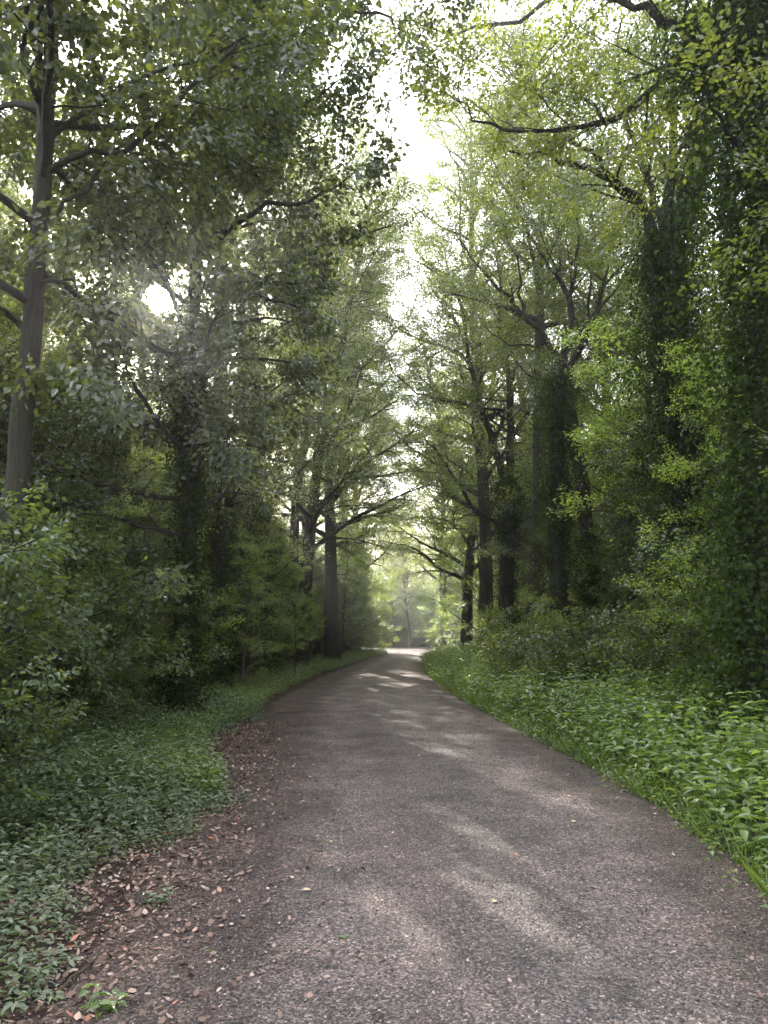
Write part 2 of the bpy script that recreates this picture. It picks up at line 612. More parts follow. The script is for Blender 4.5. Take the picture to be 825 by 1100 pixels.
def build_road():
    Lp, Rp = road_lines()
    nu = 25
    V, UV = [], []
    s = 0
    prev = None
    for k, (a, b) in enumerate(zip(Lp, Rp)):
        c = ((a[0] + b[0]) / 2, (a[1] + b[1]) / 2)
        if prev:
            s += math.dist(c, prev)
        prev = c
        ja = .06 * math.sin(s * 2.1) + .05 * math.sin(s * 5.3 + 1) + R.uniform(-.03, .03)
        jb = .04 * math.sin(s * 1.7 + 2) + .03 * math.sin(s * 4.9) + R.uniform(-.02, .02)
        for j in range(nu):
            t = j / (nu - 1)
            x = (a[0] - .12 + ja) * (1 - t) + (b[0] + .12 + jb) * t
            y = a[1] * (1 - t) + b[1] * t
            rut = -.02 * (math.exp(-((t - .30) / .09) ** 2) + math.exp(-((t - .72) / .09) ** 2))
            z = .012 + .05 * (1 - (2 * t - 1) ** 2) + rut - (.03 if j in (0, nu - 1) else 0)
            V.append((x, y, z))
            UV.append((t, s))
    n = len(Lp)
    i = np.arange(n - 1)[:, None] * nu + np.arange(nu - 1)[None]
    Fq = np.stack([i, i + 1, i + nu + 1, i + nu], -1).reshape(-1, 4)
    me = mesh_np('gravel_road', np.array(V), Fq.ravel(), np.full(len(Fq), 4), True)
    uv = me.uv_layers.new(name='UVMap')
    uv.data.foreach_set('uv', np.array(UV, dtype=np.float32)[Fq.ravel()].ravel())
    m, nt = mat('road_gravel')
    L = nt.links.new
    tc = N(nt, 'ShaderNodeTexCoord')
    sx = N(nt, 'ShaderNodeSeparateXYZ')
    L(tc.outputs['UV'], sx.inputs[0])
    nb = N(nt, 'ShaderNodeTexNoise', Scale=1.1, Detail=6.0, Roughness=.65)
    L(tc.outputs['Object'], nb.inputs['Vector'])
    # across the road: brown earth shoulders, greyer crushed stone where wheels run
    ad = N(nt, 'ShaderNodeMath', operation='MULTIPLY_ADD')
    L(nb.outputs['Fac'], ad.inputs[0])
    ad.inputs[1].default_value = .30
    L(sx.outputs[0], ad.inputs[2])
    brown, grey, grey2 = (.18, .122, .108), (.32, .262, .255), (.23, .185, .18)
    rr = ramp(nt, [(.12, brown), (.36, (.155, .118, .112)), (.47, grey), (.60, grey2), (.70, (.225, .192, .188)), (.90, grey), (1.0, (.17, .135, .125))], ad.outputs[0])
    n1 = N(nt, 'ShaderNodeTexNoise', Scale=75.0, Detail=5.0, Roughness=.8)
    L(tc.outputs['Object'], n1.inputs['Vector'])
    vo = N(nt, 'ShaderNodeTexVoronoi', Scale=88.0, Randomness=1.0)
    L(tc.outputs['Object'], vo.inputs['Vector'])
    vbw = N(nt, 'ShaderNodeRGBToBW')
    L(vo.outputs['Color'], vbw.inputs[0])
    sp = ramp(nt, [(.2, (.22,) * 3), (.58, (.75,) * 3), (.8, (1.5, 1.42, 1.38)), (.93, (2.7, 2.55, 2.45))], vbw.outputs[0])
    m1 = N(nt, 'ShaderNodeMixRGB', blend_type='MULTIPLY')
    m1.inputs[0].default_value = .85
    L(rr.outputs[0], m1.inputs[1])
    L(sp.outputs[0], m1.inputs[2])
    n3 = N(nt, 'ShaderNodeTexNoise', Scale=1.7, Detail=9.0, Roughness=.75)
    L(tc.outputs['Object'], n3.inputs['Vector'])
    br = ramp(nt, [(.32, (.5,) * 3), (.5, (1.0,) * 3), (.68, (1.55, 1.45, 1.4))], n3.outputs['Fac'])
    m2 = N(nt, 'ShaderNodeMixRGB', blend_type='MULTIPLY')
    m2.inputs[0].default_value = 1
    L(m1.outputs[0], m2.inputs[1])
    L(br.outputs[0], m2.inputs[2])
    hs = N(nt, 'ShaderNodeMath', operation='MULTIPLY_ADD')
    L(vo.outputs['Distance'], hs.inputs[0])
    hs.inputs[1].default_value = -.9
    L(n1.outputs['Fac'], hs.inputs[2])
    bp = N(nt, 'ShaderNodeBump', Strength=1.0, Distance=.02)
    L(hs.outputs[0], bp.inputs['Height'])
    p = N(nt, 'ShaderNodeBsdfPrincipled', Roughness=.8)
    L(m2.outputs[0], p.inputs['Base Color'])
    L(bp.outputs[0], p.inputs['Normal'])
    L(p.outputs[0], N(nt, 'ShaderNodeOutputMaterial').inputs[0])
    tag(link('gravel_road', me, m), 'grey and brown gravel forest road bending out of sight', None, None, 'structure')


build_ground()
build_road()


def road_z(x, y):
    a, b = lx(y), rx(y)
    t = np.clip((x - a) / (b - a), 0, 1)
    return .012 + .05 * (1 - (2 * t - 1) ** 2) - .012 * (np.exp(-((t - .3) / .09) ** 2) + np.exp(-((t - .72) / .09) ** 2))


def scatter_stones(n):
    y = 2.4 + 11 * NR.random(n) ** 1.6
    a, b = lx(y) - .1, rx(y) + .1
    t = NR.random(n)
    x = a + (b - a) * t
    z = road_z(x, y)
    s = .003 + .0075 * NR.random(n) ** 3.5
    base = np.array([[1, 0, 0], [0, 1, 0], [-1, 0, 0], [0, -1, 0], [0, 0, .75], [0, 0, -.6]], float)
    ang = NR.random(n) * 2 * PI
    c, sn = np.cos(ang), np.sin(ang)
    Bv = base[None] * NR.uniform(.6, 1.4, (n, 6, 1)) * s[:, None, None]
    X = Bv[..., 0] * c[:, None] - Bv[..., 1] * sn[:, None] * .8 + x[:, None]
    Y = Bv[..., 0] * sn[:, None] + Bv[..., 1] * c[:, None] + y[:, None]
    Z = Bv[..., 2] + z[:, None] + .001
    V = np.stack([X, Y, Z], -1).reshape(-1, 3)
    T = np.array([[0, 1, 4], [1, 2, 4], [2, 3, 4], [3, 0, 4], [1, 0, 5], [2, 1, 5], [3, 2, 5], [0, 3, 5]])
    Fq = (np.arange(n)[:, None, None] * 6 + T[None]).reshape(-1, 3)
    me = mesh_np('loose_gravel', V, Fq.ravel(), np.full(len(Fq), 3))
    tag(link('loose_gravel', me, M['stone']), 'loose grey and pale stone chips strewn over the road', 'gravel', None, 'stuff')


scatter_stones(45000)


def scatter_litter():
    lv = Leaves()
    # deep drift on the left verge
    n = 30000
    y = 2.2 + 11 * NR.random(n) ** 1.3
    off = NR.normal(size=n) * .55
    x = lx(y) - .25 + off - .25 * np.clip(5 - y, 0, 3) * NR.random(n)
    n2 = 7000
    y2 = 2.2 + 30 * NR.random(n2) ** 1.5
    x2 = rx(y2) + .1 - np.abs(NR.normal(size=n2)) * .35
    x2[::2] = (lx(y2) + (rx(y2) - lx(y2)) * NR.random(n2))[::2]
    x, y = np.concatenate([x, x2]), np.concatenate([y, y2])
    z = np.maximum(gz(x, y) + .006, np.where((x > lx(y) - .1) & (x < rx(y) + .1), road_z(x, y), -1)) + .006 + .012 * NR.random(len(x))
    P = np.stack([x, y, z], 1)
    k = len(x)
    a = NR.random(k) * 2 * PI
    D = np.stack([np.cos(a), np.sin(a), NR.normal(size=k) * .3], 1)
    Nn = np.tile([0, 0, 1.], (k, 1)) + NR.normal(size=(k, 3)) * .45
    L = .009 + .045 * NR.random(k) ** 2.2
    L[-n2:] *= .7
    lv.add(P, D, Nn, L, L * NR.uniform(.4, .75, k), True, droop=-.1)
    tag(link('leaf_litter', lv.mesh('leaf_litter'), M['litter']), 'dry brown and tan fallen leaves drifted along the road edge', 'leaf litter', None, 'stuff')


scatter_litter()


# ------------------------------------------------------------------ ground vegetation (uncountable)
def herb_plants(x, y, hgt, leaf, pairs, lv, tb, sway=.12):
    """upright herbs: a stem with opposite pairs of leaves and a whorl on top (vectorised)"""
    n = len(x)
    z0 = gz(x, y)
    base = np.stack([x, y, z0], 1)
    tip = base + np.stack([NR.normal(size=n) * sway * hgt * 2, NR.normal(size=n) * sway * hgt * 2 - .0, hgt], 1)
    a0 = NR.random(n) * PI
    for k in range(pairs):
        t = (.25 + .75 * (k + .5) / pairs)
        C = base + (tip - base) * t
        a = a0 + k * PI / 2 + NR.normal(size=n) * .25
        sz = leaf * hgt ** .3 * (1.1 - .45 * abs(t - .6) * 2) * NR.uniform(.75, 1.2, n)
        for sgn in (0, PI):
            D = np.stack([np.cos(a + sgn), np.sin(a + sgn), NR.uniform(-.25, .45, n)], 1)
            Nn = np.tile([0, 0, 1.], (n, 1)) + NR.normal(size=(n, 3)) * .22
            lv.add(C + D * .012, D, Nn, sz, sz * .48, True, .16)
    if tb is not None:
        r = .0025
        for i in range(n):
            tb.add([base[i], (base[i] + tip[i]) / 2 + NR.normal(size=3) * .01, tip[i]], [r * 1.3, r, r * .5], 3)


def right_bank():
    lv, tb = Leaves(), Tubes()
    n = 5200
    y = 2.0 + 40 * NR.random(n) ** 1.5
    w = 3.2
    t = NR.random(n)
    x = rx(y) - .12 + t * w + .10 * np.sin(y * 3.1) + .08 * np.sin(y * 7.3)
    patch = .5 + .5 * np.sin(x * 2.2 + y * 1.3) * np.sin(y * .9 - x)
    h = (.36 + .24 * np.clip(t * 4, 0, 1) + .22 * patch) * NR.uniform(.55, 1.3, n)
    herb_plants(x, y, h, .125, 5, lv, tb)
    n = 260
    y = 4.5 + 30 * NR.random(n) ** 1.4
    x = rx(y) + .2 + 2.8 * NR.random(n)
    herb_plants(x, y, NR.uniform(.7, 1.05, n), .095, 9, lv, tb, .1)
    n = 5000
    y = 2.4 + 32 * NR.random(n) ** 1.4
    x = rx(y) - .22 + 2.2 * NR.random(n) ** 2
    a = NR.random(n) * 2 * PI
    lv.add(np.stack([x, y, gz(x, y)], 1), np.stack([np.cos(a) * .6, np.sin(a) * .6, np.ones(n)], 1), np.stack([-np.cos(a), -np.sin(a), np.full(n, .5)], 1), NR.uniform(.10, .42, n), .010, True, .05)
    # the ragged fringe at the road edge
    n = 900
    y = 2.2 + 24 * NR.random(n) ** 1.4
    x = rx(y) + NR.normal(size=n) * .09 - .12
    herb_plants(x, y, NR.uniform(.06, .26, n), .10, 3, lv, None)
    tag(link('nettles', lv.mesh('nettles'), M['herb']), 'knee high fresh green herbs crowding the right edge of the road', 'undergrowth', None, 'stuff')
    tag(link('herb_stems', tb.mesh('herb_stems'), M['herb']), 'thin green stems in the herb bank right of the road', 'undergrowth', None, 'stuff')


LB = [gr(*p) for p in [(10, 1100), (45, 1060), (80, 1001), (105, 955), (150, 915), (215, 905), (246, 872), (244, 840), (222, 815), (236, 795), (268, 772)]]
LB = sorted(LB, key=lambda p: p[1])
GYL, GXL = [2.] + [p[1] for p in LB] + [13.], [LB[0][0]] + [p[0] for p in LB] + [float(lx(13.)) - .05]


def left_edge_x(y):
    # where the green starts left of the road
    return np.interp(y, GYL, GXL) - np.where(y > 13, lx(13.) - lx(y), 0)


def left_bank():
    lv = Leaves()
    n = 9500
    y = 2.2 + 13 * NR.random(n) ** 1.2
    t = NR.random(n) ** .9
    x = left_edge_x(y) - .02 - t * 2.9 + .10 * np.sin(y * 3.7) + NR.normal(size=n) * .07
    h = (.08 + .30 * np.clip(t * 2.0, 0, 1)) * NR.uniform(.6, 1.3, n)
    herb_plants(x, y, h * NR.uniform(.7, 1.5, n), .092, 4, lv, None, .2)
    tag(link('ground_cover', lv.mesh('ground_cover'), M['bramble']), 'low grey green leafy cover between the leaf litter and the left bushes', 'undergrowth', None, 'stuff')
    # grass and herbs further along the left side
    lv = Leaves()
    n = 34000
    y = 8.6 + 46 * NR.random(n) ** 1.5
    t = NR.random(n)
    x = left_edge_x(y) - .22 - t * np.interp(y, [7, 12, 30, 50], [1.2, 2.6, 3.0, 2.2]) + .1 * np.sin(y * 2.3)
    z = gz(x, y)
    a = NR.random(n) * 2 * PI
    D = np.stack([np.cos(a) * .45, np.sin(a) * .45, np.ones(n)], 1)
    Nn = np.stack([-np.cos(a), -np.sin(a), np.full(n, .5)], 1) + NR.normal(size=(n, 3)) * .2
    L = NR.uniform(.12, .38, n) * (.6 + .4 * np.clip(t * 4, 0, 1))
    lv.add(np.stack([x, y, z], 1), D, Nn, L, .009 + .007 * NR.random(n), True, .05)
    n = 9000
    y = 7.3 + 46 * NR.random(n) ** 1.5
    x = left_edge_x(y) - .1 - NR.random(n) * 2.6
    herb_plants(x, y, NR.uniform(.12, .42, n), .095, 4, lv, None, .2)
    tag(link('grass', lv.mesh('grass'), M['grass']), 'soft green grass and herbs along the left edge of the road', 'grass', None, 'stuff')


right_bank()
left_bank()


def forest_floor_green():
    """low seedlings on the ground inside the wood"""
    lv = Leaves()
    n = 9000
    y = 4 + 75 * NR.random(n)
    s = NR.random(n) < .5
    x = np.where(s, lx(y) - 2.5 - 16 * NR.random(n), rx(y) + 3 + 16 * NR.random(n))
    k = ~((y > 55) & (x < 6) & (y < 82))
    x, y = x[k], y[k]
    herb_plants(x, y, NR.uniform(.15, .6, len(x)), .13, 3, lv, None)
    tag(link('woodland_seedlings', lv.mesh('woodland_seedlings'), M['shrub']), 'low dark seedlings covering the ground inside the wood', 'undergrowth', None, 'stuff')


forest_floor_green()


# ------------------------------------------------------------------ hero trees
def hero(name, label, base, trunk, limbs, o, leafm, barkm, extra=0, cr=3., cb=5., ivy=None, thin=0., full=False, gap=False, group=None, top_r=None):
    """trunk: [(point, radius)], limbs: [([points], r0, r1)] in world space; both become geometry about the base"""
    b = Vector(base)
    root = thing(name, label, 'tree', b, group)
    tp = [p - b for p, r in trunk]
    tr = [r for p, r in trunk]
    # refine the trunk with a slight wander
    P, Rr = [tp[0] - Vector((0, 0, .2))], [tr[0] * 1.35]
    for i in range(len(tp) - 1):
        for k in range(4):
            f = k / 4
            P.append(tp[i].lerp(tp[i + 1], f) + rv() * tr[i] * .10 * (k > 0))
            Rr.append(tr[i] + (tr[i + 1] - tr[i]) * f)
    P.append(tp[-1])
    Rr.append(tr[-1])
    tb = Tubes()
    tb.add(P, Rr, 14, .035)
    pl = Plant()
    for pts, r0, r1 in limbs:
        q = [p - b for p in pts]
        Q = []
        for i in range(len(q) - 1):
            for k in range(3):
                Q.append(q[i].lerp(q[i + 1], k / 3) + rv() * .035 * (i + k > 0))
        Q.append(q[-1])
        pl.wood = Tubes()
        pl.wood.add(Q, taper(r0, r1, len(Q)), 8, .05)
        ln = sum((Q[i + 1] - Q[i]).length for i in range(len(Q) - 1))
        pl.branch(Q, max(.03, r0 * .6), ln, 1, o)
        link('limb', pl.wood.mesh('limb'), barkm, root)
    full_tr = P
    pl.wood = tb
    for i in range(extra):
        z0 = .35 if cb > 3.5 else .13
        zt = z0 + (.99 - z0) * (i + R.random()) / extra
        p, d = along(full_tr, zt)
        if p.z < cb:
            continue
        az = i * 2.4 + R.uniform(-.6, .6)
        el = math.radians(R.uniform(5, 45))
        L1 = cr * R.uniform(.6, 1.1)
        q = wander(p, (math.cos(az) * math.cos(el), math.sin(az) * math.cos(el), math.sin(el)), L1, 7, o['wig'] * .8, o['trop'])
        pl.wood.add(q, taper(.05, .01, 8), 6)
        pl.branch(q, .05, L1, 1, o)
    link('trunk', tb.mesh('trunk'), barkm, root)
    link('crown', pl.leaves(o, base=b if gap else None, thin=thin, full=full).mesh('crown'), leafm, root)
    if ivy:
        lv = Leaves()
        for pts, r0, r1, n, sp in ivy:
            ivy_cover(lv, [p - b for p in pts], r0, r1, n, sp)
        link('ivy', lv.mesh('ivy'), M['ivy'], root)
    return root


def P_(u, v, Y):
    return at(u, v, Y)


def gp(u, Y):
    """ground point in photo column u (at the horizon row) and distance Y"""
    x, f, z = ray(u, 678)
    X = x * Y / f
    return Vector((X, Y, float(gz(X, Y))))


# left foreground tree
b = gp(5, 8.0)
t = [(b, .15), (P_(8, 600, 8), .125), (P_(30, 400, 8), .11), (P_(46, 200, 8), .10), (P_(52, 90, 8), .09), (P_(56, 0, 8.1), .075), (P_(60, -220, 8.2), .04)]
hero('slender_tree', 'slender grey trunked tree in the left foreground, leaning in from the edge', b, t, [
    ([P_(48, 185, 8), P_(75, 172, 7.9), P_(140, 160, 7.8), P_(205, 100, 7.8), P_(250, 50, 7.8), P_(285, -10, 7.9)], .042, .012),
    ([P_(42, 240, 8), P_(90, 205, 8), P_(130, 150, 8.2), P_(170, 120, 8.6)], .03, .01),
    ([P_(40, 305, 8), P_(75, 300, 7.8), P_(92, 340, 7.6), P_(104, 400, 7.5)], .022, .006),
    ([P_(50, 150, 8), P_(130, 90, 8.5), P_(220, 60, 9), P_(330, 10, 9.4)], .034, .01),
    ([P_(54, 20, 8), P_(110, -60, 7.4), P_(200, -110, 7.0), P_(300, -130, 6.8)], .034, .01),
    ([P_(50, 120, 8), P_(20, 60, 7), P_(60, -30, 6), P_(140, -120, 5.5)], .034, .01),
], MAPLE, M['maple'], M['bark_grey'], full=True, extra=20, cr=3.2, cb=4.4, gap=True)

# overhanging branchy tree behind it (dark mass above and right of the sun)
b = gp(200, 12.5)
t = [(b, .16), (P_(203, 560, 12.5), .13), (P_(205, 430, 12.4), .12), (P_(210, 300, 12.2), .11), (P_(212, 150, 12), .12), (P_(215, -60, 12), .07), (P_(215, -200, 12), .03)]
hero('leafy_tree', 'dark leafy tree standing in front of the low sun', b, t, [
    ([P_(211, 280, 12.2), P_(235, 255, 11.6), P_(270, 225, 11), P_(330, 215, 10.6), P_(375, 190, 10.4)], .07, .012),
    ([P_(211, 230, 12.2), P_(250, 180, 11.5), P_(300, 130, 11), P_(365, 85, 10.8)], .07, .012),
    ([P_(212, 160, 12.2), P_(240, 100, 11.8), P_(290, 50, 11), P_(350, 0, 10.5)], .06, .012),
    ([P_(210, 305, 12.2), P_(240, 303, 12), P_(280, 320, 11.6), P_(320, 330, 11.4)], .05, .01),
    ([P_(211, 260, 12.2), P_(120, 220, 12), P_(70, 170, 11.6), P_(20, 140, 11)], .06, .012),
    ([P_(213, 60, 12), P_(290, 30, 11.4), P_(360, 10, 10.8), P_(405, 12, 10.6), P_(435, 35, 10.6)], .05, .01),
    ([P_(213, 60, 12), P_(260, -10, 11.5), P_(330, -80, 11), P_(400, -130, 11)], .05, .01),
], MAPLE, M['maple'], M['bark'], full=True, extra=42, cr=3.2, cb=2.4, gap=True,
     ivy=[([b, P_(203, 560, 12.5), P_(205, 430, 12.4), P_(210, 340, 12.2)], .14, .12, 6000, .22)])

b = gp(235, 19)
t = [(b, .23), (P_(236, 560, 19.0), .2), (P_(237, 400, 19.0), .19), (P_(238, 290, 19.0), .17), (P_(240, 150, 19.0), .13), (P_(245, 40, 19.0), .05)]
hero('tall_tree', 'tall straight dark tree just right of the sun', b, t, [
    ([P_(238, 300, 19.0), P_(268, 275, 18.6), P_(290, 268, 18.3), P_(322, 258, 18.1), P_(360, 262, 17.9), P_(400, 248, 17.4), P_(425, 240, 17.2)], .075, .015),
    ([P_(238, 330, 19.0), P_(285, 300, 18.8), P_(310, 270, 18.6), P_(330, 235, 18.6), P_(350, 180, 18.8)], .06, .012),
    ([P_(240, 200, 19.0), P_(290, 150, 18.3), P_(340, 120, 17.9), P_(400, 60, 17.4)], .06, .012),
], OAK, M['oak'], M['bark'], extra=22, cr=3.2, cb=2.5, gap=True,
     ivy=[([b, P_(236, 560, 19), P_(237, 470, 19)], .22, .2, 5000, .25)])

b = gp(277, 24)
t = [(b, .26), (P_(277, 560, 24.0), .23), (P_(275, 430, 24.0), .21), (P_(272, 330, 24.0), .18), (P_(270, 200, 24.0), .12), (P_(270, 90, 24.0), .05)]
hero('ivy_clad_tree', 'dark ivy wrapped trunk second to the right of the sun', b, t, [
    ([P_(274, 380, 24.0), P_(310, 350, 24.0), P_(340, 340, 23.5), P_(370, 350, 22.8)], .06, .012),
    ([P_(272, 330, 24.0), P_(300, 300, 24.0), P_(330, 290, 24.0), P_(345, 250, 24.0)], .06, .012),
], OAK, M['oak'], M['bark'], extra=22, cr=3.6, cb=2.5, gap=True,
     ivy=[([b, P_(277, 560, 24.0), P_(275, 430, 24.0), P_(272, 340, 24.0)], .24, .2, 9000, .3)])

b = gp(312, 33)
t = [(b, .24), (P_(318, 530, 33.0), .2), (P_(333, 440, 33.0), .17), (P_(345, 380, 33.0), .14), (P_(362, 320, 33.0), .10), (P_(372, 250, 33.0), .04)]
hero('leaning_tree', 'dark tree leaning right left of the road, open branching crown against white sky', b, t, [
    ([P_(335, 430, 33.0), P_(360, 400, 33.0), P_(375, 380, 32.5), P_(395, 365, 31.8)], .07, .012),
    ([P_(345, 380, 33.0), P_(335, 340, 33.0), P_(345, 300, 33.0), P_(340, 260, 33.0)], .07, .012),
    ([P_(355, 345, 33.0), P_(385, 320, 33.0), P_(405, 285, 33.0), P_(420, 250, 33.0)], .06, .012),
    ([P_(338, 415, 33.0), P_(318, 380, 33.0), P_(305, 350, 33.0), P_(300, 320, 33.0)], .05, .012),
], OAK, M['beech'], M['bark'], extra=16, cr=3., cb=4, thin=.0)

b = gp(370, 48)
t = [(b, .34), (P_(370, 600, 48.0), .31), (P_(368, 520, 48.0), .27), (P_(372, 450, 48.0), .24), (P_(366, 400, 48.0), .12), (P_(375, 300, 48.0), .04)]
hero('ivy_clad_tree', 'ivy wrapped tree left of where the road disappears', b, t, [
    ([P_(370, 470, 48.0), P_(395, 450, 48.0), P_(420, 440, 48.0), P_(440, 425, 46.4)], .07, .012),
    ([P_(370, 500, 48.0), P_(395, 485, 48.0), P_(410, 470, 46.4), P_(435, 465, 44.8)], .06, .012),
    ([P_(368, 420, 48.0), P_(350, 390, 48.0), P_(355, 350, 48.0), P_(335, 320, 48.0)], .06, .012),
], OAK, M['beech'], M['bark'], extra=18, cr=4.6, cb=3, thin=.0,
     ivy=[([b, P_(370, 600, 48.0), P_(368, 520, 48.0), P_(372, 450, 48.0)], .24, .2, 8000, .3)])

# right edge tree: ivy covered, limbs over the road
b = gp(812, 9.0)
t = [(b, .24), (P_(822, 600, 9), .22), (P_(824, 400, 9), .21), (P_(822, 250, 9), .20), (P_(812, 120, 9), .19), (P_(800, 40, 9), .17), (P_(790, -80, 9), .12), (P_(785, -260, 9), .05)]
hero('ivy_clad_tree', 'massive dark ivy covered tree at the right edge with limbs arching over the road', b, t, [
    ([P_(806, 70, 9), P_(762, 32, 9), P_(712, 25, 9.1), P_(692, 10, 9.2), P_(662, -2, 9.3), P_(600, -6, 9.4), P_(540, -40, 9.4)], .085, .02),
    ([P_(808, 110, 9), P_(765, 95, 9.6), P_(722, 80, 10.2), P_(692, 105, 10.6), P_(652, 130, 11), P_(612, 134, 11), P_(562, 140, 11), P_(512, 125, 11), P_(477, 98, 11)], .085, .012),
    ([P_(648, 130, 11), P_(640, 112, 11), P_(618, 108, 11), P_(590, 108, 11)], .03, .006),
    ([P_(798, 20, 9), P_(750, -60, 9), P_(690, -100, 8.6), P_(600, -140, 8.2)], .08, .02),
    ([P_(800, 60, 9), P_(840, 0, 8.4), P_(860, -100, 8), P_(800, -180, 7)], .08, .02),
    ([P_(812, 130, 9), P_(790, 150, 8.4), P_(775, 130, 8), P_(760, 100, 7.6)], .06, .012),
], OAK, M['oak'], M['bark'], extra=3, cr=2.2, cb=8, thin=.1,
     ivy=[([b, P_(815, 600, 9), P_(815, 400, 9), P_(812, 250, 9), P_(806, 110, 9), P_(800, 30, 9), P_(795, -60, 9)], .24, .2, 24000, .5),
          ([P_(806, 75, 9), P_(770, 50, 9), P_(750, 60, 9.3)], .1, .1, 4000, .35)])

# ivy column tree with the wide fork
b = gp(728, 14)
t = [(b, .27), (P_(738, 560, 14), .24), (P_(727, 420, 14), .23), (P_(718, 320, 14), .22), (P_(714, 255, 14), .22)]
hero('forked_tree', 'ivy clad tree right of the road forking into big bare limbs above', b, t, [
    ([P_(714, 262, 14), P_(740, 222, 14), P_(750, 180, 14), P_(752, 135, 14), P_(768, 100, 14.3), P_(775, 30, 14.5)], .15, .05),
    ([P_(714, 262, 14), P_(720, 210, 14.2), P_(722, 160, 14.3), P_(722, 100, 14.4), P_(715, 50, 14.4), P_(712, -20, 14.5)], .13, .04),
    ([P_(714, 265, 14), P_(695, 235, 14), P_(675, 208, 14), P_(655, 190, 13.8), P_(628, 178, 13.5), P_(590, 168, 13.2), P_(548, 162, 13)], .14, .025),
    ([P_(655, 190, 13.8), P_(640, 165, 13.6), P_(615, 152, 13.5), P_(595, 145, 13.3), P_(560, 120, 13)], .06, .012),
    ([P_(712, 245, 14), P_(700, 205, 14.4), P_(685, 165, 14.6), P_(672, 140, 14.8), P_(665, 80, 15), P_(668, 20, 15)], .085, .02),
    ([P_(650, 190, 13.8), P_(646, 155, 13.8), P_(650, 125, 13.8), P_(640, 90, 13.8)], .04, .012),
    ([P_(724, 120, 14.3), P_(705, 80, 14.5), P_(700, 30, 14.6), P_(680, -30, 14.6)], .05, .012),
    ([P_(712, -20, 14.5), P_(640, -30, 14.5), P_(560, 20, 14.5), P_(485, 35, 14.3), P_(440, 20, 14)], .07, .012),
    ([P_(742, 215, 14), P_(715, 180, 13.6), P_(700, 130, 13.2), P_(690, 90, 13)], .05, .012),
], OAK, M['oak'], M['bark'], extra=0, cr=3, cb=5, thin=0.45,
     ivy=[([b, P_(738, 560, 14), P_(727, 420, 14), P_(718, 320, 14), P_(714, 255, 14)], .26, .22, 20000, .42),
          ([P_(714, 262, 14), P_(740, 222, 14), P_(750, 180, 14), P_(752, 135, 14)], .15, .1, 3500, .12)])

# pair of dark trunks at mid distance on the right
b = gp(601, 20)
t = [(b, .27), (P_(598, 560, 20), .22), (P_(598, 480, 20), .21), (P_(601, 400, 20), .19), (P_(603, 382, 20), .17)]
hero('fan_crowned_tree', 'dark tree with a fan of thin forking limbs near the middle right', b, t, [
    ([P_(602, 390, 20), P_(585, 360, 20), P_(562, 340, 20), P_(545, 320, 20), P_(527, 303, 20), P_(505, 275, 20), P_(487, 248, 20)], .10, .015),
    ([P_(603, 388, 20), P_(612, 350, 20), P_(614, 325, 20), P_(600, 300, 20), P_(587, 280, 20), P_(572, 255, 20), P_(562, 238, 20), P_(540, 195, 20), P_(527, 168, 20)], .10, .012),
    ([P_(612, 340, 20), P_(616, 290, 20), P_(622, 250, 20), P_(622, 205, 20), P_(630, 170, 20)], .06, .012),
    ([P_(604, 385, 20), P_(625, 350, 20.5), P_(650, 325, 21), P_(675, 290, 21), P_(690, 260, 21)], .07, .012),
    ([P_(562, 340, 20), P_(560, 305, 20), P_(552, 270, 20), P_(540, 240, 20)], .05, .01),
    ([P_(590, 365, 20), P_(575, 372, 20), P_(548, 370, 20), P_(520, 350, 19.5)], .04, .01),
    ([P_(600, 300, 20), P_(600, 255, 20), P_(590, 210, 20), P_(585, 170, 20)], .04, .01),
], OAK, M['oak'], M['bark'], extra=0, cr=3, cb=6, thin=0.2,
     ivy=[([b, P_(598, 560, 20), P_(598, 480, 20), P_(601, 400, 20)], .22, .18, 9000, .28)])

b = gp(640, 21.5)
t = [(b, .26), (P_(632, 580, 21.5), .21), (P_(622, 500, 21.5), .20), (P_(612, 440, 21.5), .17), (P_(610, 400, 21.5), .13), (P_(640, 340, 21.5), .08), (P_(655, 280, 21.5), .03)]
hero('leaning_tree', 'dark bare trunk leaning left beside the fan of forking limbs', b, t, [
    ([P_(612, 430, 21.5), P_(635, 400, 21.5), P_(660, 375, 21.5), P_(685, 350, 21.5)], .05, .01),
    ([P_(625, 365, 21.5), P_(610, 320, 22), P_(600, 290, 22)], .05, .012),
], OAK, M['oak'], M['bark'], extra=10, cr=3.2, cb=4, thin=.0,
     ivy=[([b, P_(632, 580, 21.5)], .24, .2, 5000, .3)])

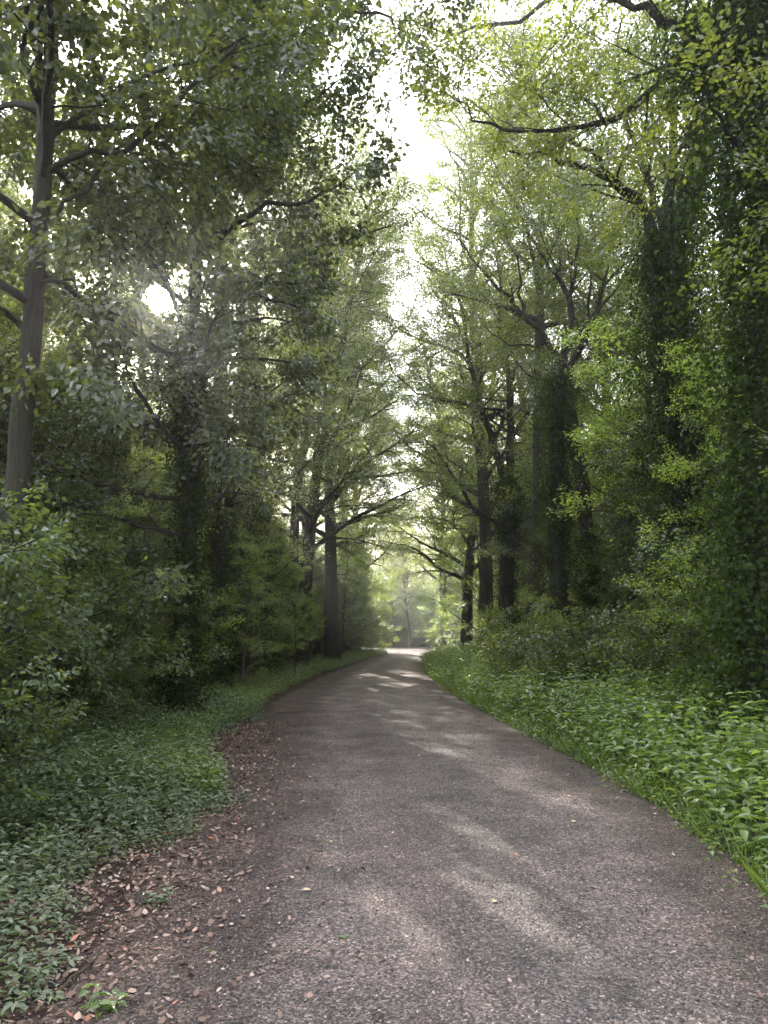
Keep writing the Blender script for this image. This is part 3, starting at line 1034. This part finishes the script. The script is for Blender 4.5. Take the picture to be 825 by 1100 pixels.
b = gp(543, 26)
t = [(b, .29), (P_(545, 590, 26), .25), (P_(547, 540, 26), .24), (P_(545, 515, 26), .22)]
hero('forked_tree', 'dark fork trunked tree right of the bend, two stems splitting low against the sky', b, t, [
    ([P_(545, 520, 26), P_(530, 480, 26), P_(517, 445, 26), P_(508, 400, 26), P_(500, 350, 26), P_(490, 310, 26)], .16, .03),
    ([P_(546, 518, 26), P_(550, 460, 26), P_(547, 405, 26), P_(535, 365, 26), P_(540, 310, 26), P_(530, 260, 26)], .17, .03),
    ([P_(549, 470, 26), P_(575, 430, 26), P_(580, 390, 26), P_(575, 340, 26)], .09, .02),
    ([P_(543, 565, 25), P_(532, 560, 24.6), P_(510, 545, 24), P_(492, 520, 24), P_(472, 488, 24), P_(455, 468, 24)], .09, .02),
    ([P_(551, 442, 26), P_(510, 437, 25), P_(475, 431, 24.5), P_(447, 424, 24), P_(428, 405, 24), P_(415, 382, 24)], .06, .012),
    ([P_(492, 520, 24), P_(497, 505, 24), P_(480, 495, 24), P_(475, 470, 24)], .035, .01),
], OAK, M['oak'], M['bark'], extra=0, cr=3, cb=6, thin=0.15,
     ivy=[([b, P_(545, 590, 26), P_(547, 540, 26), P_(545, 515, 26)], .26, .22, 8000, .3)])

b = gp(706, 18)
t = [(b, .13), (P_(704, 570, 18), .115), (P_(700, 480, 18), .10), (P_(696, 420, 18), .08), (P_(700, 350, 18), .03)]
hero('young_tree', 'thin brown trunk in sunlit yellow green leaves between the dark ivy trees', b, t, [], BEECH, M['sun_tint'], M['bark_brown'], extra=18, cr=1.9, cb=3.2)


# ------------------------------------------------------------------ repeated trees, saplings and shrubs
def proto_tree(name, o, leafm, barkm, sparse=0., **kw):
    pl, tr = tree_mesh(o, **kw)
    root = thing(name, '', 'tree', (0, 0, 0))
    link('trunk', pl.wood.mesh('trunk'), barkm, root)
    link('crown', pl.leaves(o, thin=sparse).mesh('crown'), leafm, root)
    return root


def proto_shrub(name, o, leafm, **kw):
    pl = shrub_mesh(.014, o=o, **kw)
    root = thing(name, '', 'bush', (0, 0, 0))
    link('stems', pl.wood.mesh('stems'), M['bark'], root)
    link('foliage', pl.leaves(o, full=True).mesh('foliage'), leafm, root)
    return root


forest = [
    proto_tree('oak_tree', OAK, M['oak'], M['bark'], height=19, r=.25, cb=4.5, cr=4.8, nl=30),
    proto_tree('beech_tree', BEECH, M['beech'], M['bark_grey'], height=17, r=.20, cb=2.5, cr=4.2, nl=34),
    proto_tree('oak_tree', OAK, M['oak'], M['bark'], height=16, r=.22, cb=3.5, cr=4.4, nl=26, lean=(.08, .03)),
    proto_tree('beech_tree', BEECH, M['beech'], M['bark_grey'], height=14, r=.16, cb=1.5, cr=3.8, nl=32),
]
young = [
    proto_tree('hornbeam_sapling', BEECH, M['beech'], M['bark'], height=7.5, r=.06, cb=.5, cr=2.7, nl=34),
    proto_tree('hornbeam_sapling', BEECH, M['shrub'], M['bark'], height=6, r=.05, cb=.3, cr=2.4, nl=30),
    proto_tree('maple_sapling', MAPLE, M['maple'], M['bark'], height=6.5, r=.05, cb=.5, cr=2.2, nl=24),
]
bright = proto_tree('young_tree', BEECH, M['sun_tint'], M['bark_brown'], height=9, r=.09, cb=1.2, cr=2.8, nl=20)
shrubs = [
    proto_shrub('bush', SHRUB, M['shrub'], height=2.6, spread=1.7, stems=13),
    proto_shrub('bush', SHRUB, M['shrub'], height=2.0, spread=1.6, stems=12),
    proto_shrub('bush', SHRUB, M['shrub'], height=1.5, spread=1.4, stems=12),
]
used = set()


def place(src, x, y, rz=None, sc=1., label='', group=None):
    rz = R.uniform(0, 6.28) if rz is None else rz
    z = float(gz(x, y)) if y < 95 else 0.4
    if src.name not in used:
        used.add(src.name)
        src.location = (x, y, z)
        src.rotation_euler = (0, 0, rz)
        src.scale = (sc,) * 3
        src['label'] = label
        if group:
            src['group'] = group
        return src
    return copy_thing(src, (x, y, z), rz, sc, label, group)


def near_sun(x, y, r):
    if y > 44:
        return False
    sx, sy = SUN[0] / math.hypot(SUN[0], SUN[1]), SUN[1] / math.hypot(SUN[0], SUN[1])
    k = x * sx + y * sy
    return k > 0 and abs(x * sy - y * sx) < r


HEROXY = [(o.location.x, o.location.y) for o in bpy.data.objects if o.get('category') == 'tree' and o.parent is None and o.location.length > 1]

# sun-side trees of their own, so that the gap towards the sun stays open
sunl = ['broad oak behind the leafy tree left of the sun', 'oak deep in the wood straight below the sun', 'tall oak far behind the trunks right of the sun']
for k, (x, y) in enumerate([(-7.2, 19), (-9.0, 27), (-10.5, 35)]):
    pl, tr = tree_mesh(OAK, 17, .22, 4.5, 4.3, 18)
    bz = float(gz(x, y))
    root = thing('oak_tree', sunl[k], 'tree', (x, y, bz))
    link('trunk', pl.wood.mesh('trunk'), M['bark'], root)
    link('crown', pl.leaves(OAK, base=(x, y, bz)).mesh('crown'), M['oak'], root)
    HEROXY.append((x, y))

GL = 'trees in the wood left of the road'
GRR = 'trees in the wood right of the road'
GB = 'trees closing the view beyond the bend'
pts = list(HEROXY)


def ok(x, y, dmin):
    for a, c in pts:
        if (a - x) ** 2 + (c - y) ** 2 < dmin * dmin:
            return False
    pts.append((x, y))
    return True


big = proto_tree('oak_tree', OAK, M['oak'], M['bark'], height=23, r=.30, cb=5, cr=6.2, nl=42, sparse=.28)
big2 = proto_tree('beech_tree', BEECH, M['beech'], M['bark_grey'], height=22, r=.27, cb=4, cr=5.6, nl=46, sparse=.28)
for (src, u, Y, sc_, lab) in [
        (big, 376, 50, 1, 'tall oak nearest the road end on its left side'),
        (big2, 325, 31, 1.08, 'tallest beech left of the road, its crown arching over it'),
        (big, 358, 36, 1.1, 'tallest oak left of the road, leaning its crown over the middle'),
        (big2, 500, 40, 1.08, 'slimmer tall beech just right of the road before the bend'),
        (big, 522, 33, 1.08, 'tallest oak on the right, behind the low split trunk'),
        (big2, 335, 40, 1, 'tall beech behind the leaning tree left of the road'),
        (big2, 500, 47, 1, 'tall beech right of the road end, behind the long reaching branch'),
        (big, 478, 60, 1, 'tall oak on the inner side of the far bend'),
        (big2, 570, 37, 1, 'tall beech between the forked trunk and the fan of limbs'),
        (big, 655, 31, .95, 'tall oak behind the leaning bare trunk on the right'),
        (big, 425, 88, .72, 'oak straight ahead beyond the bend')]:
    p = gp(u, Y)
    pts.append((p.x, p.y))
    place(src, p.x, p.y, None, sc_, lab)
canopy = proto_tree('oak_tree', OAK, M['oak'], M['bark'], height=24, r=.27, cb=12, cr=5.6, nl=30, sparse=.35)
for (u, Y, sc_, rz_, lab) in [(576, 24, 1, .5, 'high crowned oak between the low split trunk and the fan of limbs'),
                              (262, 22.5, .95, 2.6, 'high crowned oak on the left, its leaves high above the road')]:
    p = gp(u, Y)
    pts.append((p.x, p.y))
    place(canopy, p.x, p.y, rz_, sc_, lab)
for (x, y, k, sc_) in [(7.5, 66, 2, .8), (6, 71, 3, .95), (2.5, 75.5, 0, .7), (-3.5, 79, 1, .75), (7, 77, 0, .8), (1, 81, 3, .9), (-8.5, 80, 2, .75), (10, 69, 1, .85), (-14, 82, 0, .8)]:
    pts.append((x, y))
    place(forest[k], x, y, None, sc_, 'woodland tree closing the view beyond the bend', GB)
for (x, y) in [(8.2, 10.5), (9.5, 14), (8.8, 18), (11.5, 11), (12, 17), (9, 22), (7.0, 6.2), (12.5, 21), (7.6, 25.5)]:
    pts.append((x, y))
    place(R.choice(forest), x, y, None, R.uniform(.85, 1.05), 'woodland tree in the wood right of the road', GRR)
for (x, y) in [(-8.5, 11), (-10.5, 14.5), (-8.0, 14.5)]:
    pts.append((x, y))
    place(R.choice(forest), x, y, None, R.uniform(.85, 1.0), 'woodland tree in the shaded wood left of the road', GL)
for j in range(600):
    y = R.uniform(9, 66)
    x = float(lx(min(y, 50))) - 4.2 - R.random() * 22
    if y > 56 - .46 * min(x, 0) - (2 if x > -3 else 0):
        continue
    if x < -y * .62 - 6:
        continue
    low = near_sun(x, y, 4.2)
    if ok(x, y, 3.3 if low else 3.5):
        src = forest[3] if low else R.choice(forest)
        place(src, x, y, None, min(1.05, (.6 + .40 * y) / 15.2) if low else (R.uniform(.8, 1.05) if y < 40 else R.uniform(.5, .68)), 'woodland tree in the shaded wood left of the road', GL)
for j in range(500):
    y = R.uniform(24, 62)
    x = float(rx(y)) + 4.5 + R.random() * 20
    if x > y * .62 + 6:
        continue
    if ok(x, y, 3.8):
        place(R.choice(forest), x, y, None, R.uniform(.7, .95), 'woodland tree in the wood right of the road', GRR)
for j in range(900):
    y = R.uniform(80, 125)
    x = R.uniform(-44, 48)
    if ok(x, y, 4.0):
        place(R.choice(forest), x, y, None, R.uniform(.45, .6) if y < 92 else R.uniform(.7, .95), 'woodland tree closing the view beyond the bend', GB)
for j in range(60):
    y = R.uniform(63, 80)
    x = R.uniform(8, 40)
    if ok(x, y, 3.8):
        place(R.choice(forest), x, y, None, R.uniform(.7, .9), 'woodland tree in the wood right of the road', GRR)

# young trees whose sunlit look is put into the leaf colour
for (u, Y, s, lab) in [(660, 24, 1.0, 'sunlit yellow green young tree between the two right hand ivy trees'),
                       (520, 40, 1.1, 'yellow green young tree right of the bend under the forked trunk'),
                       (440, 82, 1.3, 'bright yellow green tree standing straight beyond the road end'),
                       (470, 76, .8, 'small sunlit young tree at the outside of the bend'),
                       (475, 46, .42, 'small glowing yellow bush like tree at the right edge of the road end'),
                       (690, 30, 1.2, 'tall yellow green tree far behind the thin brown trunk'),
                       (368, 42, .9, 'yellow green young tree left of the road end'),
                       (795, 12.0, .66, 'bright green leafy young tree against the ivy tree at the right edge'),
                       (500, 66, 1.25, 'yellow green young tree seen through the fork of the low split trunk'),
                       (455, 80, 1.0, 'yellow green young tree right of the one straight beyond the road end'),
                       (560, 44, 1.3, 'yellow green tree filling the gap left of the fan of limbs'),
                       (600, 33, 1.1, 'yellow green tree just behind the two ivy trunks'),
                       (340, 56, 1.2, 'yellow green tree glimpsed behind the ivy wrapped tree on the left'),
                       (318, 25, .40, 'low bright green leafy young tree at the edge of the left grass strip'),
                       (175, 12.6, .36, 'little bright green tree low on the left in front of the dark trunks'),
                       (262, 18.5, .42, 'bright green young tree between the dark trunks on the left'),
                       (90, 10.5, .36, 'bright green young tree beside the left foreground trunk'),
                       (160, 17, .62, 'small yellow green tree low under the sun')]:
    p = gp(u, Y)
    pts.append((p.x, p.y))
    place(bright, p.x, p.y, None, s, lab)

# saplings, layered understorey
for k in range(12):
    y = 44 + k * 1.2
    x = float(lx(y)) - (1.5 if k % 2 else 2.9) - R.random() * .7
    pts.append((x, y))
    place(young[k % 3], x, y, None, R.uniform(.55, .95), 'leafy sapling crowding the left edge where the road disappears', 'saplings at the left edge where the road disappears')
yy = 9.6
while yy < 50:
    for side in (-1, 1):
        if side > 0 and yy < 17:
            continue
        y = yy + R.uniform(-.4, .4)
        x = float(lx(y)) - 2.7 - R.random() * 1.0 if side < 0 else float(rx(y)) + 4.2 + R.random() * 1.5
        sc = R.uniform(.6, 1.0)
        if near_sun(x, y, 2.4):
            sc = min(sc, (.9 + .38 * y) / 8.2)
        pts.append((x, y))
        place(R.choice(young), x, y, None, sc, 'leafy sapling under the taller trees %s of the road' % ('left' if side < 0 else 'right'), 'saplings under the trees %s of the road' % ('left' if side < 0 else 'right'))
        if side < 0 and yy < 32:
            x2, y2 = x - 1.9 - R.random(), y + R.uniform(.3, 1.1)
            sc2 = R.uniform(.85, 1.15)
            if near_sun(x2, y2, 2.4):
                sc2 = min(sc2, (1.0 + .40 * y2) / 8.0)
            pts.append((x2, y2))
            place(R.choice(young), x2, y2, None, sc2, 'leafy sapling under the taller trees left of the road', 'saplings under the trees left of the road')
    yy += 1.35
for j in range(1500):
    y = R.uniform(9, 58)
    left = R.random() < .6
    x = float(lx(y)) - 3.2 - R.random() ** 1.3 * 10 if left else float(rx(y)) + 4.6 + R.random() * 9
    if not left and y < 15:
        continue
    if y > 55 - .46 * min(x, 0) and left:
        continue
    if ok(x, y, 1.7):
        sc = R.uniform(.7, 1.1)
        if near_sun(x, y, 2.4):
            sc = min(sc, (.9 + .38 * y) / 8.2)
        place(R.choice(young), x, y, None, sc, 'leafy sapling under the taller trees %s of the road' % ('left' if left else 'right'), 'saplings under the trees %s of the road' % ('left' if left else 'right'))
for j in range(400):
    y = R.uniform(79, 96)
    x = R.uniform(-34, 34)
    if (y > 81 or x > 3) and ok(x, y, 1.6):
        place(R.choice(young), x, y, None, R.uniform(.7, 1.15), 'leafy sapling in the dark beyond the bend', 'saplings beyond the bend')

# bushes
named = [
    (shrubs[0], -4.4, 7.0, .95, 'large dark leafy bush around the foot of the left foreground trunk'),
    (shrubs[1], -3.3, 5.4, .72, 'dark rounded bush nearest the camera at the left edge'),
    (shrubs[0], -4.6, 5.2, 1.0, 'tall bush at the left edge of the photo behind the nearest rounded bush'),
    (shrubs[1], -4.3, 9.2, 1.1, 'arching bush with pale drooping sprays just behind the foreground trunk'),
    (shrubs[0], 6.3, 10.2, 1.1, 'big dark bush at the right edge behind the herbs'),
    (shrubs[1], 5.3, 12.4, 1.0, 'broad grey green bush in front of the ivy clad forked tree'),
    (shrubs[2], 4.0, 14.5, 1.1, 'low spreading bush in the middle of the right bank'),
    (shrubs[0], 3.6, 19.0, .9, 'bush below the fan of forking limbs'),
]
for s, x, y, sc, lab in named:
    pts.append((x, y))
    place(s, x, y, None, sc, lab)
for j in range(1500):
    y = R.uniform(4, 56)
    left = R.random() < .5
    if left:
        x = float(lx(y)) - (1.9 if y < 12 else 2.6) - R.random() ** 1.6 * 9
    else:
        x = float(rx(y)) + 3.3 + R.random() ** 1.4 * 9
    if x < -y * .6 - 3 or x > y * .6 + 3:
        continue
    if left and y > 55 - .46 * min(x, 0):
        continue
    if ok(x, y, 1.2):
        place(R.choice(shrubs), x, y, None, R.uniform(.65, 1.1), 'leafy bush in the undergrowth %s of the road' % ('left' if left else 'right'), 'bushes in the undergrowth %s of the road' % ('left' if left else 'right'))
for j in range(420):
    x, y = R.uniform(-22, 14), R.uniform(77, 88)
    if y < 79.5 and x < 3:
        continue
    if ok(x, y, 1.15):
        place(R.choice(shrubs), x, y, None, R.uniform(.9, 1.6), 'leafy bush on the far side of the bend', 'bushes on the far side of the bend')


# ------------------------------------------------------------------ small single things on the road
def fallen_leaf(u, v, L, rz, label, m='tan_leaf', lift=.0):
    x, y = gr(u, v)
    z = float(road_z(x, y)) + .006
    lv = Leaves()
    a = rz
    P = np.array([[0, 0, 0.]])
    lv.add(P, np.array([[math.cos(a), math.sin(a), .12]]), np.array([[.15, -.2, 1.]]), L, L * .6, True, .12)
    tb = Tubes()
    root = thing('fallen_leaf', label, 'leaf', (x, y, z))
    link('blade', lv.mesh('leaf_blade'), M[m], root)
    tb.add([Vector((0, 0, 0)), Vector((-math.cos(a), -math.sin(a), .1)) * L * .3, Vector((-math.cos(a + .3), -math.sin(a + .3), .05)) * L * .55], [.0012, .001, .0007], 4)
    link('stalk', tb.mesh('leaf_stalk'), M[m], root)


fallen_leaf(325, 965, .05, .2, 'tan fallen leaf lying alone on the brown left half of the road')
fallen_leaf(355, 912, .045, 1.4, 'pale fallen leaf in the left wheel track, upper of the two there')
fallen_leaf(613, 861, .06, 2.2, 'pale fallen leaf on the right half of the road, farther one of a pair')
fallen_leaf(614, 889, .055, .4, 'pale fallen leaf on the right half of the road, nearer one of a pair')
fallen_leaf(529, 983, .05, .9, 'small whitish leaf on the road near the sunlit patch')
fallen_leaf(372, 1019, .05, 2.8, 'small fresh green leaf lying on the near part of the road', 'herb')
fallen_leaf(98, 1041, .06, 1.1, 'orange red fallen leaf in the leaf litter on the left verge', 'litter')


def weed(u, v, s, label, m='herb', n=4):
    x, y = gr(u, v)
    lv, tb = Leaves(), Tubes()
    root = thing('weed', label, 'plant', (x, y, max(float(gz(x, y)), 0.0)))
    for i in range(n):
        a = i * 2.4
        bx, by = math.cos(a) * s * .3, math.sin(a) * s * .3
        tip = Vector((bx * 1.8, by * 1.8, s * R.uniform(.5, .9)))
        tb.add([Vector((bx * .3, by * .3, -.01)), Vector((bx, by, s * .3)), tip], [.002, .0015, .001], 4)
        for k in range(5):
            f = .4 + .15 * k
            c = Vector((bx * .3, by * .3, 0)).lerp(tip, min(f, 1))
            aa = a + k * 1.9
            lv.add(np.array([tuple(c)]), np.array([[math.cos(aa), math.sin(aa), .25]]), np.array([[0, 0, 1.]]) + NR.normal(size=(1, 3)) * .2, s * .5, s * .26, True, .2)
    link('stem', tb.mesh('weed_stem'), M[m], root)
    link('leaves', lv.mesh('weed_leaves'), M[m], root)


weed(168, 975, .11, 'small green weed growing alone in the leaf litter', 'bramble', 5)
weed(230, 1033, .06, 'tiny pale weed in the brown earth near the bottom of the road', 'bramble', 3)
weed(110, 1092, .12, 'fresh green weed at the bottom edge in dry leaves', 'herb', 6)
weed(175, 905, .10, 'small weed between the leaf litter and the low green cover', 'bramble', 4)


def twig_thing(u0, v0, u1, v1, r, label):
    a, c = gr(u0, v0), gr(u1, v1)
    A = Vector((a[0], a[1], float(max(gz(*a), road_z(*a))) + r + .006))
    B = Vector((c[0], c[1], float(max(gz(*c), road_z(*c))) + r + .006))
    Pn = [A.lerp(B, k / 5) + Vector((R.gauss(0, 1), R.gauss(0, 1), 0)) * (B - A).length * .015 - A for k in range(6)]
    tb = Tubes()
    tb.add(Pn, taper(r, r * .5, 6), 6, .06)
    o = link('fallen_twig', tb.mesh('fallen_twig'), M['bark_brown'], None, A)
    tag(o, label, 'twig')


twig_thing(298, 768, 328, 768, .012, 'pale broken stick lying on the road edge before the bend')
twig_thing(60, 1075, 105, 1035, .009, 'bent brown twig in the leaf litter at the bottom left')

# ------------------------------------------------------------------ added haze volume standing in for lens veil
if True:
    bm = Tubes()
    V = np.array([(x, y, z) for z in (-1, 34) for (x, y) in ((-60, -25), (60, -25), (60, 130), (-60, 130))], float)
    Fq = np.array([[0, 3, 2, 1], [4, 5, 6, 7], [0, 1, 5, 4], [1, 2, 6, 5], [2, 3, 7, 6], [3, 0, 4, 7]])
    me = mesh_np('haze', V, Fq.ravel(), np.full(6, 4))
    m, nt = mat('lens_veil_haze')
    vs = N(nt, 'ShaderNodeVolumeScatter')
    vs.inputs['Color'].default_value = (.96, .98, 1, 1)
    vs.inputs['Density'].default_value = .0018
    vs.inputs['Anisotropy'].default_value = .8
    o = N(nt, 'ShaderNodeOutputMaterial')
    nt.links.new(vs.outputs[0], o.inputs['Volume'])
    link_haze = tag(link('haze', me, m), 'thin added haze standing in for the bright lens veil', None, None, 'structure')

# ------------------------------------------------------------------ sky and sun
w = bpy.data.worlds.new('World')
SC.world = w
w.use_nodes = True
nt = w.node_tree
nt.nodes.clear()
L = nt.links.new
sky = N(nt, 'ShaderNodeTexSky', sky_type='NISHITA')
sky.sun_disc = False
sky.sun_elevation = SUN_EL
sky.sun_rotation = SUN_AZ
sky.air_density = 1.0
sky.dust_density = 2.0
tc = N(nt, 'ShaderNodeTexCoord')
cn = N(nt, 'ShaderNodeTexNoise', Scale=2.2, Detail=7.0, Roughness=.6)
mp = N(nt, 'ShaderNodeMapping')
mp.inputs['Scale'].default_value = (1, 1, 2.2)
L(tc.outputs['Generated'], mp.inputs[0])
L(mp.outputs[0], cn.inputs['Vector'])
cr_ = ramp(nt, [(.38, (0, 0, 0)), (.56, (1, 1, 1))], cn.outputs['Fac'])
mx = N(nt, 'ShaderNodeMixRGB')
L(cr_.outputs[0], mx.inputs[0])
L(sky.outputs[0], mx.inputs[1])
mx.inputs[2].default_value = (11, 11.2, 11.5, 1)     # sunlit white cloud, before the strength below
dpc = N(nt, 'ShaderNodeVectorMath', operation='DOT_PRODUCT')
L(tc.outputs['Generated'], dpc.inputs[0])
dpc.inputs[1].default_value = tuple(SUN)
side_f = N(nt, 'ShaderNodeMapRange')
side_f.inputs['From Min'].default_value = -.5
side_f.inputs['From Max'].default_value = .75
side_f.inputs['To Min'].default_value = .5
side_f.inputs['To Max'].default_value = 1.0
L(dpc.outputs['Value'], side_f.inputs['Value'])
dim = N(nt, 'ShaderNodeVectorMath', operation='SCALE')      # clouds away from the sun are less bright
L(mx.outputs[0], dim.inputs[0])
L(side_f.outputs[0], dim.inputs['Scale'])
bg = N(nt, 'ShaderNodeBackground')
bg.inputs['Strength'].default_value = .15
L(dim.outputs[0], bg.inputs['Color'])
# the sun itself with its aureole, a fixed direction in the sky
dp = N(nt, 'ShaderNodeVectorMath', operation='DOT_PRODUCT')
nv = N(nt, 'ShaderNodeVectorMath', operation='NORMALIZE')
L(tc.outputs['Generated'], nv.inputs[0])
L(nv.outputs[0], dp.inputs[0])
dp.inputs[1].default_value = tuple(SUN)
au = N(nt, 'ShaderNodeMapRange')
au.inputs['From Min'].default_value = math.cos(math.radians(1.9))
au.inputs['From Max'].default_value = math.cos(math.radians(1.2))
au.inputs['To Min'].default_value = 0
au.inputs['To Max'].default_value = 30
L(dp.outputs['Value'], au.inputs['Value'])
au2 = N(nt, 'ShaderNodeMath', operation='POWER')
L(dp.outputs['Value'], au2.inputs[0])
au2.inputs[1].default_value = 600
au3 = N(nt, 'ShaderNodeMath', operation='MULTIPLY_ADD')
L(au2.outputs[0], au3.inputs[0])
au3.inputs[1].default_value = 3.0
L(au.outputs[0], au3.inputs[2])
bg2 = N(nt, 'ShaderNodeBackground')
bg2.inputs['Color'].default_value = (1, .97, .93, 1)
L(au3.outputs[0], bg2.inputs['Strength'])
ads = N(nt, 'ShaderNodeAddShader')
L(bg.outputs[0], ads.inputs[0])
L(bg2.outputs[0], ads.inputs[1])
L(ads.outputs[0], N(nt, 'ShaderNodeOutputWorld').inputs[0])

sd = bpy.data.lights.new('sun', 'SUN')
sd.energy = 5.0
sd.angle = math.radians(.5)
sd.color = (1, .93, .82)
so = bpy.data.objects.new('sun', sd)
COL.objects.link(so)
so.rotation_euler = Vector(SUN).to_track_quat('Z', 'Y').to_euler()
so.location = (-20, 60, 40)
print('objects', len(bpy.data.objects), 'sun el', math.degrees(SUN_EL), 'az', math.degrees(SUN_AZ))
print('leaf faces', sum(len(m.polygons) for m in bpy.data.meshes))
